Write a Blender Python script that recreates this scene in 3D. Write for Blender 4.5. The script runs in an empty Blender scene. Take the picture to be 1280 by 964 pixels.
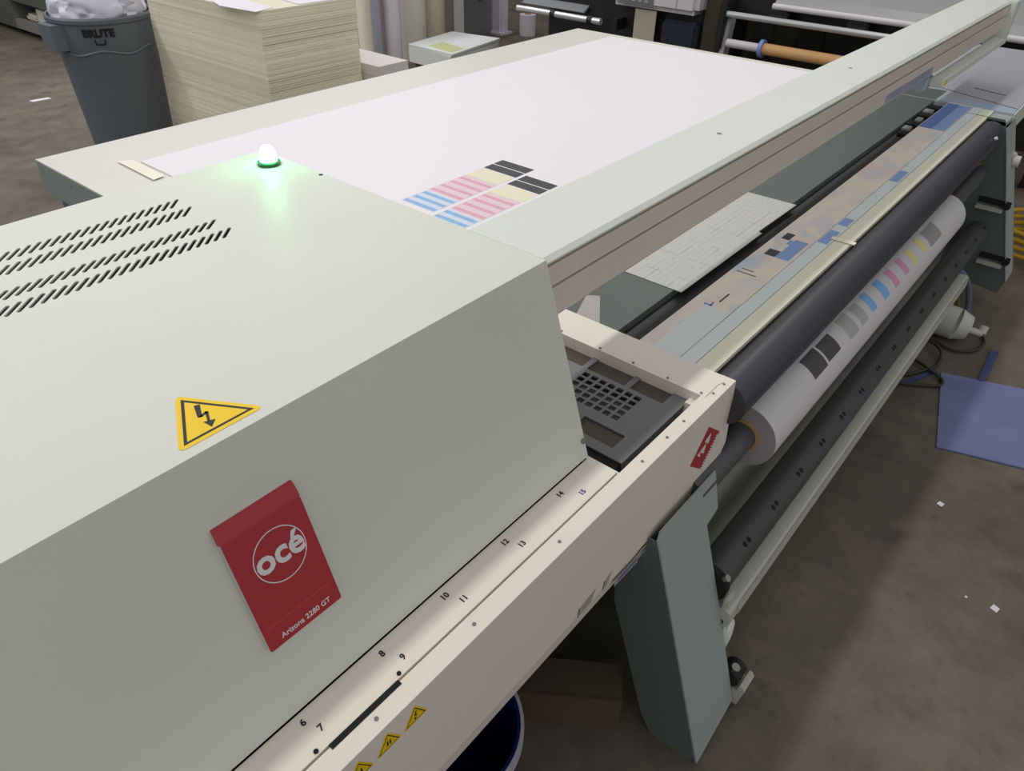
import bpy, bmesh, math, random
from mathutils import Vector, Matrix
S = bpy.context.scene
COL = S.collection

# ------------------------------------------------------------------ camera
cd = bpy.data.cameras.new('camera'); cam = bpy.data.objects.new('camera', cd); COL.objects.link(cam)
yaw, pit, rol = 0.68133975, 0.63738034, -0.02372695
fw = Vector((math.cos(pit)*math.cos(yaw), math.cos(pit)*math.sin(yaw), -math.sin(pit)))
rt = Vector((math.sin(yaw), -math.cos(yaw), 0)); dn = fw.cross(rt)
c_, s_ = math.cos(rol), math.sin(rol)
rx = c_*rt + s_*dn; dy = -s_*rt + c_*dn
cam.matrix_world = Matrix(((rx.x, -dy.x, -fw.x, 0), (rx.y, -dy.y, -fw.y, 0), (rx.z, -dy.z, -fw.z, 1.62), (0, 0, 0, 1)))
cd.sensor_width = 36; cd.sensor_fit = 'HORIZONTAL'; cd.lens = 36*911.43/1280; cd.clip_start = 0.02
S.camera = cam

# ------------------------------------------------------------------ world, lights, exposure
S.view_settings.view_transform = 'Standard'; S.view_settings.look = 'None'
S.view_settings.gamma = 1; S.view_settings.use_curve_mapping = False
S.view_settings.exposure = 0.0
w = bpy.data.worlds.new('hall'); S.world = w; w.use_nodes = True
w.node_tree.nodes['Background'].inputs[0].default_value = (0.99, 0.99, 1.0, 1)
w.node_tree.nodes['Background'].inputs[1].default_value = 0.46
def strip(name, x, y, z, lx, ly, power, color=(1, 0.97, 0.94)):
    l = bpy.data.lights.new(name, 'AREA'); l.shape = 'RECTANGLE'; l.size = lx; l.size_y = ly
    l.energy = power; l.color = color
    o = bpy.data.objects.new(name, l); COL.objects.link(o); o.location = (x, y, z); return o
strip('ceiling_strip_lamp', 2.2, 1.62, 3.6, 8.0, 0.16, 68)
strip('ceiling_strip_lamp', 2.2, 6.2, 3.6, 8.0, 0.16, 150, (0.95, 0.95, 1.0))

# ------------------------------------------------------------------ materials
def lin(c):
    c = c/255.0
    return c/12.92 if c <= 0.04045 else ((c+0.055)/1.055)**2.4
def rgb(r, g, b): return (lin(r), lin(g), lin(b), 1)
def mat(name, col, rough=0.5, metal=0.0, var=0.06, scale=6.0, bump=0.0, bscale=300.0, spec=0.5, emit=None, estr=0.0, alpha=1.0):
    m = bpy.data.materials.new(name); m.use_nodes = True
    n = m.node_tree.nodes; l = m.node_tree.links; p = n['Principled BSDF']
    p.inputs['Roughness'].default_value = rough; p.inputs['Metallic'].default_value = metal
    p.inputs['Specular IOR Level'].default_value = spec
    tc = n.new('ShaderNodeTexCoord'); nz = n.new('ShaderNodeTexNoise'); nz.inputs['Scale'].default_value = scale
    nz.inputs['Detail'].default_value = 4
    l.new(tc.outputs['Object'], nz.inputs['Vector'])
    mx = n.new('ShaderNodeMix'); mx.data_type = 'RGBA'
    mx.inputs[6].default_value = tuple(v*(1-var) for v in col[:3])+(1,)
    mx.inputs[7].default_value = tuple(min(1, v*(1+var)) for v in col[:3])+(1,)
    l.new(nz.outputs['Fac'], mx.inputs[0]); l.new(mx.outputs[2], p.inputs['Base Color'])
    if bump:
        n2 = n.new('ShaderNodeTexNoise'); n2.inputs['Scale'].default_value = bscale
        l.new(tc.outputs['Object'], n2.inputs['Vector'])
        bp = n.new('ShaderNodeBump'); bp.inputs['Strength'].default_value = bump; bp.inputs['Distance'].default_value = 0.002
        l.new(n2.outputs['Fac'], bp.inputs['Height']); l.new(bp.outputs['Normal'], p.inputs['Normal'])
    if emit:
        p.inputs['Emission Color'].default_value = emit; p.inputs['Emission Strength'].default_value = estr
    if alpha < 1: p.inputs['Alpha'].default_value = alpha
    return m
M = {}
M['cover'] = mat('pale_grey_paint', rgb(222, 223, 211), 0.42, bump=0.05, var=0.03, bscale=500)
M['beam'] = mat('pale_green_grey_paint', rgb(224, 230, 221), 0.42, bump=0.05, var=0.03, bscale=500)
M['cream'] = mat('cream_white_paint', rgb(243, 233, 221), 0.45, var=0.03, bump=0.04)
M['panel'] = mat('satin_taupe_panel', rgb(232, 218, 205), 0.3, metal=0.0, var=0.06)
M['table'] = mat('table_coated_metal', rgb(226, 223, 213), 0.4, var=0.05, scale=3)
M['table_side'] = mat('green_grey_side_paint', rgb(140, 152, 148), 0.5, var=0.05)
M['board'] = mat('white_board', rgb(240, 236, 241), 0.55, var=0.01)
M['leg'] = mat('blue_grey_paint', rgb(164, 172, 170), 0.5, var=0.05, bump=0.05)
M['legdark'] = mat('dark_green_grey_and_leg_shade', rgb(100, 110, 106), 0.5, var=0.06)  # base parts, and a darker leg paint that puts shade on the leg sides
M['backpan'] = mat('grey_green_back_sheet', rgb(152, 158, 148), 0.5, var=0.05)
M['black'] = mat('black_rubber', rgb(24, 24, 26), 0.55)
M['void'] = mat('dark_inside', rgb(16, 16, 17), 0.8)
M['blackpl'] = mat('dark_grey_plastic', rgb(124, 121, 124), 0.5, bump=0.1)
M['foam'] = mat('black_foam_mesh', rgb(92, 84, 75), 0.9, var=0.8, scale=420, bump=0.7, bscale=600)
M['belt'] = mat('dark_green_steel', rgb(90, 98, 93), 0.45, var=0.06)
M['gap'] = mat('dark_gap', rgb(46, 46, 50), 0.5)
M['roller'] = mat('charcoal_rubber_roller', rgb(66, 63, 71), 0.42, var=0.1, scale=9)
M['shaft'] = mat('dark_grey_tube', rgb(86, 86, 90), 0.45, var=0.1)
M['bar2'] = mat('dark_anodised_tube', rgb(74, 72, 74), 0.45, var=0.1)
M['rail'] = mat('grey_green_rail', rgb(192, 193, 181), 0.45, var=0.04)
M['paper'] = mat('white_vinyl', rgb(222, 217, 220), 0.5, var=0.02)
M['papend'] = mat('roll_end_layers', rgb(178, 170, 170), 0.7, var=0.1, scale=60)
M['core'] = mat('cardboard_core', rgb(188, 160, 116), 0.8, var=0.1)
M['red'] = mat('badge_red', rgb(178, 48, 54), 0.4, var=0.03)
M['redtxt'] = mat('badge_stripe', rgb(196, 62, 46), 0.4, var=0.02)
M['badgeside'] = mat('badge_grey_side', rgb(206, 204, 196), 0.4)
M['white'] = mat('white_print', rgb(236, 232, 234), 0.45, var=0.01)
M['yellow'] = mat('warning_yellow', rgb(252, 212, 8), 0.45, var=0.02)
M['ink'] = mat('black_print', rgb(26, 24, 24), 0.5)
M['pk'] = mat('black_patch', rgb(72, 70, 74), 0.5, var=0.1)
M['py'] = mat('yellow_patch', rgb(238, 230, 204), 0.5, var=0.02)
M['pm'] = mat('pink_patch', rgb(226, 168, 186), 0.5, var=0.15, scale=60)
M['pmbg'] = mat('pale_pink_patch', rgb(232, 208, 216), 0.5, var=0.02)
M['pcbg'] = mat('pale_blue_patch', rgb(214, 222, 234), 0.5, var=0.02)
M['pc'] = mat('blue_patch', rgb(142, 184, 226), 0.5, var=0.15, scale=60)
M['rk'] = mat('roll_black_patch', rgb(80, 80, 82), 0.5, var=0.12, scale=40)
M['rg'] = mat('roll_grey_patch', rgb(186, 184, 181), 0.5, var=0.08, scale=40)
M['rg2'] = mat('roll_mid_grey_patch', rgb(162, 162, 160), 0.5, var=0.05, scale=40)
M['rc'] = mat('roll_blue_patch', rgb(132, 190, 238), 0.5, var=0.08, scale=40)
M['rm'] = mat('roll_magenta_patch', rgb(226, 160, 190), 0.5, var=0.12, scale=40)
M['ry'] = mat('roll_yellow_patch', rgb(234, 226, 150), 0.5, var=0.1, scale=40)
M['blue1'] = mat('deep_blue_ink', rgb(104, 134, 200), 0.5, var=0.1)
M['faintblue'] = mat('faint_blue_tone', rgb(158, 158, 186), 0.35, var=0.15)
M['blue2'] = mat('light_blue_ink', rgb(144, 172, 222), 0.5, var=0.06)
M['palegrey'] = mat('pale_blue_grey_strip', rgb(228, 236, 236), 0.45, var=0.05)
M['creamstrip'] = mat('ivory_strip', rgb(242, 238, 218), 0.5, var=0.05)
M['plate'] = mat('grey_blue_plate', rgb(176, 178, 186), 0.4, var=0.06)
M['plate2'] = mat('pale_blue_plate', rgb(172, 186, 204), 0.4, var=0.08)
M['tape'] = mat('masking_tape', rgb(250, 243, 226), 0.6)
M['chrome'] = mat('bare_screw_steel', rgb(150, 148, 142), 0.3, metal=0.8)
M['trash'] = mat('grey_blue_plastic', rgb(98, 106, 114), 0.55, bump=0.1)
M['bag'] = mat('white_plastic_film', rgb(226, 224, 240), 0.35, var=0.06)
M['sheet1'] = mat('pale_cream_plastic', rgb(242, 238, 212), 0.5, var=0.05)
M['sheet2'] = mat('cream_plastic', rgb(236, 230, 202), 0.5, var=0.05)
M['pile'] = mat('white_foam_board', rgb(224, 218, 214), 0.6)
M['tubecream'] = mat('cream_tube', rgb(238, 230, 210), 0.6); M['tubebeige'] = mat('beige_tube', rgb(216, 211, 197), 0.6)
M['tubeolive'] = mat('olive_beige_tube', rgb(208, 202, 178), 0.6); M['tubefilm'] = mat('blue_grey_film', rgb(178, 178, 194), 0.35)
M['tubelilac'] = mat('lilac_white_tube', rgb(228, 222, 230), 0.5); M['tubedark'] = mat('taupe_tube', rgb(150, 140, 138), 0.6)
M['cabinet'] = mat('slate_cabinet', rgb(112, 116, 118), 0.5); M['column'] = mat('lilac_grey_column', rgb(222, 214, 228), 0.5)
M['greypl'] = mat('light_grey_plastic', rgb(222, 226, 222), 0.5); M['lime'] = mat('lime_label', rgb(200, 204, 150), 0.5)
M['machblk'] = mat('machine_black', rgb(26, 26, 30), 0.45); M['machwhite'] = mat('machine_white', rgb(212, 208, 212), 0.45)
M['machgrey'] = mat('machine_grey', rgb(158, 156, 158), 0.4); M['steel'] = mat('steel_bar', rgb(200, 200, 204), 0.3, metal=0.5)
M['olive'] = mat('dark_olive_wood', rgb(64, 58, 44), 0.8, var=0.3); M['kraft'] = mat('kraft_paper', rgb(214, 168, 112), 0.7)
M['cap'] = mat('blue_plastic_cap', rgb(128, 150, 216), 0.4); M['beigepap'] = mat('beige_paper', rgb(176, 170, 148), 0.7)
M['navy'] = mat('navy_fabric', rgb(34, 40, 54), 0.9, var=0.3, scale=40, bump=0.4, bscale=120)
M['mat'] = mat('blue_sheet', rgb(118, 126, 170), 0.6, var=0.28, scale=7)
M['bluestick'] = mat('blue_strip', rgb(64, 78, 128), 0.6)
M['pail'] = mat('blue_pail', rgb(28, 34, 104), 0.3); M['pailrim'] = mat('white_pail_rim', rgb(190, 190, 200), 0.4)
M['jug'] = mat('off_white_jug', rgb(206, 203, 196), 0.5); M['cable'] = mat('dark_cable', rgb(58, 54, 52), 0.6)
M['ycable'] = mat('yellow_hose', rgb(206, 162, 30), 0.5); M['bcable'] = mat('grey_blue_cable', rgb(104, 110, 136), 0.5)
M['gcable'] = mat('olive_cable', rgb(108, 108, 60), 0.5)
M['cardbox'] = mat('brown_cardboard', rgb(92, 78, 60), 0.8, var=0.1); M['rag'] = mat('pale_rag', rgb(232, 236, 224), 0.8, var=0.2, scale=30, bump=0.5, bscale=60)
M['bluetxt'] = mat('blue_tape_print', rgb(52, 66, 150), 0.5); M['claytape'] = mat('clear_tape', rgb(176, 172, 164), 0.4)
M['lamp'] = mat('green_beacon_lens', rgb(180, 255, 200), 0.3, emit=(0.06, 1.0, 0.20, 1), estr=48)
M['greenring'] = mat('dark_green_ring', rgb(30, 80, 62), 0.4)
M['crate'] = mat('green_grey_bench', rgb(96, 102, 94), 0.6); M['benchrail'] = mat('grey_beige_rail', rgb(140, 138, 128), 0.6)
M['redbit'] = mat('red_wire', rgb(150, 50, 50), 0.5); M['greybit'] = mat('grey_bracket', rgb(120, 120, 120), 0.5)
M['partition'] = mat('dark_brown_board', rgb(52, 47, 40), 0.8, var=0.3)

def floor_mat():
    m = bpy.data.materials.new('stained_concrete'); m.use_nodes = True
    n = m.node_tree.nodes; l = m.node_tree.links; p = n['Principled BSDF']
    p.inputs['Roughness'].default_value = 0.7
    tc = n.new('ShaderNodeTexCoord')
    def noise(s, d=6, r=0.6):
        z = n.new('ShaderNodeTexNoise'); z.inputs['Scale'].default_value = s; z.inputs['Detail'].default_value = d
        z.inputs['Roughness'].default_value = r; l.new(tc.outputs['Object'], z.inputs['Vector']); return z
    def ramp(src, a, b, ca, cb):
        r = n.new('ShaderNodeValToRGB'); r.color_ramp.elements[0].position = a; r.color_ramp.elements[1].position = b
        r.color_ramp.elements[0].color = ca; r.color_ramp.elements[1].color = cb; l.new(src, r.inputs[0]); return r
    a = ramp(noise(1.1).outputs['Fac'], 0.35, 0.68, rgb(101, 92, 80), rgb(126, 117, 104))
    b = ramp(noise(7, 8, 0.7).outputs['Fac'], 0.34, 0.72, (0.70, 0.69, 0.68, 1), (1.16, 1.14, 1.1, 1))
    d = ramp(noise(4.5, 3, 0.5).outputs['Fac'], 0.62, 0.72, (1, 1, 1, 1), (0.55, 0.53, 0.52, 1))
    m1 = n.new('ShaderNodeMix'); m1.data_type = 'RGBA'; m1.blend_type = 'MULTIPLY'; m1.inputs[0].default_value = 1
    m2 = n.new('ShaderNodeMix'); m2.data_type = 'RGBA'; m2.blend_type = 'MULTIPLY'; m2.inputs[0].default_value = 0.8
    e = ramp(noise(26, 6, 0.75).outputs['Fac'], 0.60, 0.70, (1, 1, 1, 1), (0.62, 0.6, 0.58, 1))
    m0 = n.new('ShaderNodeMix'); m0.data_type = 'RGBA'; m0.blend_type = 'MULTIPLY'; m0.inputs[0].default_value = 0.9
    l.new(a.outputs[0], m0.inputs[6]); l.new(e.outputs[0], m0.inputs[7])
    l.new(m0.outputs[2], m1.inputs[6]); l.new(b.outputs[0], m1.inputs[7])
    l.new(m1.outputs[2], m2.inputs[6]); l.new(d.outputs[0], m2.inputs[7]); l.new(m2.outputs[2], p.inputs['Base Color'])
    bp = n.new('ShaderNodeBump'); bp.inputs['Strength'].default_value = 0.15
    l.new(noise(40).outputs['Fac'], bp.inputs['Height']); l.new(bp.outputs['Normal'], p.inputs['Normal'])
    return m
M['floor'] = floor_mat()
M['wall'] = mat('dark_hall_wall', rgb(70, 68, 62), 0.8, var=0.15)

def inked_strip():
    # platen strip covered with left-over pastel ink: flat print on the strip
    m = mat('ink_stained_platen', rgb(246, 232, 216), 0.5, var=0.02)
    n = m.node_tree.nodes; l = m.node_tree.links; p = n['Principled BSDF']
    base = p.inputs['Base Color'].links[0].from_socket
    tc = n.new('ShaderNodeTexCoord'); mp = n.new('ShaderNodeMapping'); mp.inputs['Scale'].default_value = (5, 9, 9)
    l.new(tc.outputs['Object'], mp.inputs[0])
    for i, (col, lo, hi, off) in enumerate(((rgb(236, 208, 212), .5, .7, 0), (rgb(182, 208, 228), .62, .74, 5), (rgb(226, 222, 226), .5, .66, 11))):
        mp = n.new('ShaderNodeMapping'); mp.inputs['Scale'].default_value = (4, 8, 8); mp.inputs['Location'].default_value = (off, off, 0)
        l.new(tc.outputs['Object'], mp.inputs[0])
        nz = n.new('ShaderNodeTexNoise'); nz.inputs['Scale'].default_value = 1.4; l.new(mp.outputs[0], nz.inputs['Vector'])
        r = n.new('ShaderNodeMapRange'); r.inputs[1].default_value = lo; r.inputs[2].default_value = hi; r.inputs[4].default_value = 0.75
        l.new(nz.outputs['Fac'], r.inputs[0])
        mx = n.new('ShaderNodeMix'); mx.data_type = 'RGBA'; mx.inputs[7].default_value = col
        l.new(r.outputs[0], mx.inputs[0]); l.new(base, mx.inputs[6]); base = mx.outputs[2]
    l.new(base, p.inputs['Base Color']); return m
M['inked'] = inked_strip()

def grid_print():
    m = mat('fine_test_grid_print', rgb(198, 196, 192), 0.5, var=0.03)
    n = m.node_tree.nodes; l = m.node_tree.links; p = n['Principled BSDF']
    base = p.inputs['Base Color'].links[0].from_socket
    tc = n.new('ShaderNodeTexCoord'); sx = n.new('ShaderNodeSeparateXYZ'); l.new(tc.outputs['Object'], sx.inputs[0])
    def lines(out, period, width, strength, dash=None):
        nonlocal base
        a = n.new('ShaderNodeMath'); a.operation = 'PINGPONG'; a.inputs[1].default_value = period/2; l.new(out, a.inputs[0])
        b = n.new('ShaderNodeMath'); b.operation = 'LESS_THAN'; b.inputs[1].default_value = width/2; l.new(a.outputs[0], b.inputs[0])
        c = n.new('ShaderNodeMath'); c.operation = 'MULTIPLY'; c.inputs[1].default_value = strength; l.new(b.outputs[0], c.inputs[0])
        f = c.outputs[0]
        if dash:
            nz = n.new('ShaderNodeTexNoise'); nz.inputs['Scale'].default_value = dash; l.new(tc.outputs['Object'], nz.inputs['Vector'])
            g = n.new('ShaderNodeMath'); g.operation = 'GREATER_THAN'; g.inputs[1].default_value = 0.5; l.new(nz.outputs['Fac'], g.inputs[0])
            h = n.new('ShaderNodeMath'); h.operation = 'MULTIPLY'; l.new(f, h.inputs[0]); l.new(g.outputs[0], h.inputs[1]); f = h.outputs[0]
        mx = n.new('ShaderNodeMix'); mx.data_type = 'RGBA'; mx.inputs[7].default_value = rgb(96, 96, 98)
        l.new(f, mx.inputs[0]); l.new(base, mx.inputs[6]); base = mx.outputs[2]
    lines(sx.outputs[0], 0.105, 0.003, 0.35, 25); lines(sx.outputs[1], 0.062, 0.0025, 0.4, 18); lines(sx.outputs[1], 0.0155, 0.0018, 0.28, 30)
    l.new(base, p.inputs['Base Color']); return m
M['grid'] = grid_print()

# ------------------------------------------------------------------ helpers
def obj(name, bm, m, parent=None, smooth=False, recalc=True):
    me = bpy.data.meshes.new(name)
    if recalc: bmesh.ops.recalc_face_normals(bm, faces=bm.faces[:])
    bm.to_mesh(me); bm.free()
    if smooth:
        for f in me.polygons: f.use_smooth = True
        if hasattr(me, 'set_sharp_from_angle'): me.set_sharp_from_angle(angle=math.radians(40))
    for x in (m if isinstance(m, (list, tuple)) else [m]): me.materials.append(x)
    o = bpy.data.objects.new(name, me); COL.objects.link(o)
    if parent: put(o, parent)
    return o
def put(o, parent):
    o.parent = parent
    o.matrix_parent_inverse = Matrix.Translation(-root_loc(parent))
def root_loc(p):
    v = Vector(p.location) if p.type == 'EMPTY' else Vector((0, 0, 0))
    return v
def tag(o, label, cat, group=None):
    o['label'] = label; o['category'] = cat
    if group: o['group'] = group
    return o
def thing(name, label, cat, loc=(0, 0, 0), group=None):
    o = bpy.data.objects.new(name, None); COL.objects.link(o); o.location = loc; o.empty_display_size = 0.1
    return tag(o, label, cat, group)
def B(x0, x1, y0, y1, z0, z1, bev=0.0, bm=None):
    own = bm is None; bm = bm or bmesh.new()
    r = bmesh.ops.create_cube(bm, size=1)
    for v in r['verts']:
        v.co = Vector(((x0+x1)/2+v.co.x*(x1-x0), (y0+y1)/2+v.co.y*(y1-y0), (z0+z1)/2+v.co.z*(z1-z0)))
    if bev:
        es = list({e for v in r['verts'] for e in v.link_edges})
        bmesh.ops.bevel(bm, geom=es, offset=bev, segments=2, affect='EDGES')
    return bm
def prism(poly, a, b, axis='x', bm=None):
    # poly: (y,z) for axis x; (x,z) for axis y; (x,y) for axis z
    bm = bm or bmesh.new()
    def P(p, t):
        return (t, p[0], p[1]) if axis == 'x' else (p[0], t, p[1]) if axis == 'y' else (p[0], p[1], t)
    A = [bm.verts.new(P(p, a)) for p in poly]; Bv = [bm.verts.new(P(p, b)) for p in poly]
    n = len(poly); bm.faces.new(A); bm.faces.new(Bv[::-1])
    for i in range(n): bm.faces.new((A[i], Bv[i], Bv[(i+1) % n], A[(i+1) % n]))
    return bm
def cyl(p, q, r, r2=None, seg=28, bm=None, caps=True):
    bm = bm or bmesh.new(); p = Vector(p); q = Vector(q); d = (q-p); L = d.length
    m = Matrix.Translation((p+q)/2) @ d.to_track_quat('Z', 'Y').to_matrix().to_4x4()
    bmesh.ops.create_cone(bm, cap_ends=caps, segments=seg, radius1=r, radius2=r if r2 is None else r2, depth=L, matrix=m)
    return bm
def ring(p, q, ro, ri, seg=40, bm=None):
    bm = bm or bmesh.new(); p = Vector(p); q = Vector(q); R = (q-p).to_track_quat('Z', 'Y').to_matrix()
    L = []
    for c, r in ((p, ro), (q, ro), (q, ri), (p, ri)):
        L.append([bm.verts.new(c+R @ Vector((r*math.cos(2*math.pi*i/seg), r*math.sin(2*math.pi*i/seg), 0))) for i in range(seg)])
    for k in range(4):
        a, b = L[k], L[(k+1) % 4]
        for i in range(seg): bm.faces.new((a[i], a[(i+1) % seg], b[(i+1) % seg], b[i]))
    return bm
def lathe(prof, c, seg=40, bm=None, cap=True):
    bm = bm or bmesh.new(); rows = []
    for r, z in prof:
        rows.append([bm.verts.new((c[0]+r*math.cos(2*math.pi*i/seg), c[1]+r*math.sin(2*math.pi*i/seg), z)) for i in range(seg)])
    for a, b in zip(rows, rows[1:]):
        for i in range(seg): bm.faces.new((a[i], a[(i+1) % seg], b[(i+1) % seg], b[i]))
    if cap: bm.faces.new(rows[0][::-1]); bm.faces.new(rows[-1])
    return bm
def slab(poly, O, U, V, t, bm=None):
    # flat outline in the plane (O,U,V), raised by t along the normal
    bm = bm or bmesh.new(); O = Vector(O); U = Vector(U).normalized(); V = Vector(V).normalized(); N = U.cross(V)
    A = [bm.verts.new(O+U*p[0]+V*p[1]) for p in poly]; C = [bm.verts.new(O+U*p[0]+V*p[1]+N*t) for p in poly]
    n = len(poly); bm.faces.new(A[::-1]); bm.faces.new(C)
    for i in range(n): bm.faces.new((A[i], A[(i+1) % n], C[(i+1) % n], C[i]))
    return bm
def tube(name, pts, r, m, parent=None):
    cu = bpy.data.curves.new(name, 'CURVE'); cu.dimensions = '3D'; cu.bevel_depth = r; cu.bevel_resolution = 2; cu.resolution_u = 6; cu.use_fill_caps = True
    s = cu.splines.new('BEZIER'); s.bezier_points.add(len(pts)-1)
    for b, p in zip(s.bezier_points, pts): b.co = p; b.handle_left_type = b.handle_right_type = 'AUTO'
    return curve_to_obj(cu, name, m, parent)
def curve_to_obj(cu, name, m, parent=None, xf=None):
    t = bpy.data.objects.new('tmp', cu); COL.objects.link(t)
    me = bpy.data.meshes.new_from_object(t.evaluated_get(bpy.context.evaluated_depsgraph_get()))
    bpy.data.objects.remove(t); me.name = name
    if xf: me.transform(xf)
    me.materials.clear(); me.materials.append(m)
    o = bpy.data.objects.new(name, me); COL.objects.link(o)
    if parent: put(o, parent)
    return o
def text(name, s, size, O, U, V, m, parent=None, bold=0.0, ext=0.0004, align='CENTER', wrap=None):
    cu = bpy.data.curves.new(name, 'FONT'); cu.body = s; cu.size = size; cu.align_x = align; cu.align_y = 'CENTER'
    cu.extrude = ext; cu.offset = bold; cu.resolution_u = 3
    U = Vector(U).normalized(); V = Vector(V).normalized(); N = U.cross(V); O = Vector(O)
    xf = Matrix(((U.x, V.x, N.x, O.x), (U.y, V.y, N.y, O.y), (U.z, V.z, N.z, O.z), (0, 0, 0, 1)))
    return curve_to_obj(cu, name, m, parent, xf)
X, Y, Z = Vector((1, 0, 0)), Vector((0, 1, 0)), Vector((0, 0, 1))

# ------------------------------------------------------------------ setting
def struct(o): o['kind'] = 'structure'; return o
struct(obj('floor', B(-4, 9, -5, 12, -0.1, 0), M['floor']))
struct(obj('wall_back', B(-4, 9, 12, 12.15, 0, 4), M['wall']))
struct(obj('wall_right', B(9, 9.15, -5, 12, 0, 4), M['wall']))

# ------------------------------------------------------------------ flatbed printer
P = thing('flatbed_printer', 'large pale grey flatbed printer with raised gantry, green beacon and roll unit along its side', 'printer', (2.0, 1.0, 0))
# --- carriage cover: folded sheet metal, slotted top
cov_x0, cov_x1 = -0.5, 0.789
FT, FB = Vector((0, 0.58, 1.128)), Vector((0, 0.473, 0.803))
bm = bmesh.new()
prism([(0.58, 1.128), (0.473, 0.803), (0.476, 0.803), (0.583, 1.1265)], cov_x0, cov_x1, bm=bm)          # front sheet
prism([(1.286, 1.128), (1.30, 0.872), (1.297, 0.872), (1.283, 1.1265)], cov_x0, cov_x1, bm=bm)          # back sheet
prism([(0.5815, 1.1265), (0.4745, 0.803), (0.70, 0.803), (0.72, 0.872), (1.299, 0.872), (1.285, 1.1265)], cov_x1-0.003, cov_x1-0.0002, bm=bm)
prism([(0.5815, 1.1265), (0.4745, 0.803), (0.70, 0.803), (0.72, 0.872), (1.299, 0.872), (1.285, 1.1265)], cov_x0, cov_x0+0.003, bm=bm)
cover = obj('carriage_cover', bm, M['cover'], P)
# slotted top sheet as a filled outline with holes
cu = bpy.data.curves.new('top_sheet', 'CURVE'); cu.dimensions = '2D'; cu.fill_mode = 'BOTH'; cu.extrude = 0.0012
def loop(pts):
    s = cu.splines.new('POLY'); s.points.add(len(pts)-1); s.use_cyclic_u = True
    for q, p in zip(s.points, pts): q.co = (p[0], p[1], 0, 1)
loop([(cov_x0, 0.58), (cov_x1, 0.58), (cov_x1, 1.286), (cov_x0, 1.286)])
def slot(x1, y1, x0, y0, r=0.0031):
    a = math.atan2(y1-y0, x1-x0); pts = []
    for k in range(5): t = a-math.pi/2+math.pi*k/4; pts.append((x1-r*math.cos(a)+r*math.cos(t), y1-r*math.sin(a)+r*math.sin(t)))
    for k in range(5): t = a+math.pi/2+math.pi*k/4; pts.append((x0+r*math.cos(a)+r*math.cos(t), y0+r*math.sin(a)+r*math.sin(t)))
    return pts
# the four rows sit toward the back edge of the sheet
ROWS = [(0.549, 1.184, 0.521, 1.156), (0.547, 1.140, 0.517, 1.111), (0.545, 1.065, 0.516, 1.040), (0.544, 1.021, 0.515, 0.994)]
for (x1, y1, x0, y0) in ROWS:
    for k in range(30):
        d = -0.0148*k
        loop(slot(x1+d, y1, x0+d, y0))
top = curve_to_obj(cu, 'top_sheet', M['cover'], cover, Matrix.Translation((0, 0, 1.1268)))
obj('screw_hole', cyl((0.783, 1.098, 1.1280), (0.783, 1.098, 1.1284), 0.004, seg=12), M['void'], cover)
fn = (FB-FT).normalized(); FN = Vector((0, -fn.z, fn.y)) if True else None
FN = X.cross(-fn)                    # outward normal of the sloped front sheet
def FP(s, t, h=0.0): return Vector((s, FT.y, FT.z))+fn*t+FN*h
obj('screw', cyl(FP(0.784, 0.31, 0), FP(0.784, 0.31, 0.003), 0.005, seg=12), M['chrome'], cover)
# dark interior below the slots with a few wires and brackets
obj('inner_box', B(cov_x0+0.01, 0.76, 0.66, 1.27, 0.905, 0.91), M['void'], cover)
obj('inner_bracket', B(0.10, 0.50, 0.985, 1.0, 0.91, 1.09), M['greybit'], cover)
obj('inner_bracket', B(0.20, 0.44, 1.10, 1.115, 0.91, 1.07), M['greybit'], cover)
for i, (a, b) in enumerate(((0.30, 1.01), (0.40, 1.03), (0.47, 1.0), (0.26, 1.05))):
    o = tube('inner_wire', [(a, b-0.06, 1.05), (a+0.02, b, 1.085), (a-0.01, b+0.05, 1.06)], 0.004, M['redbit' if i % 2 else 'gcable'], cover)
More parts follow.
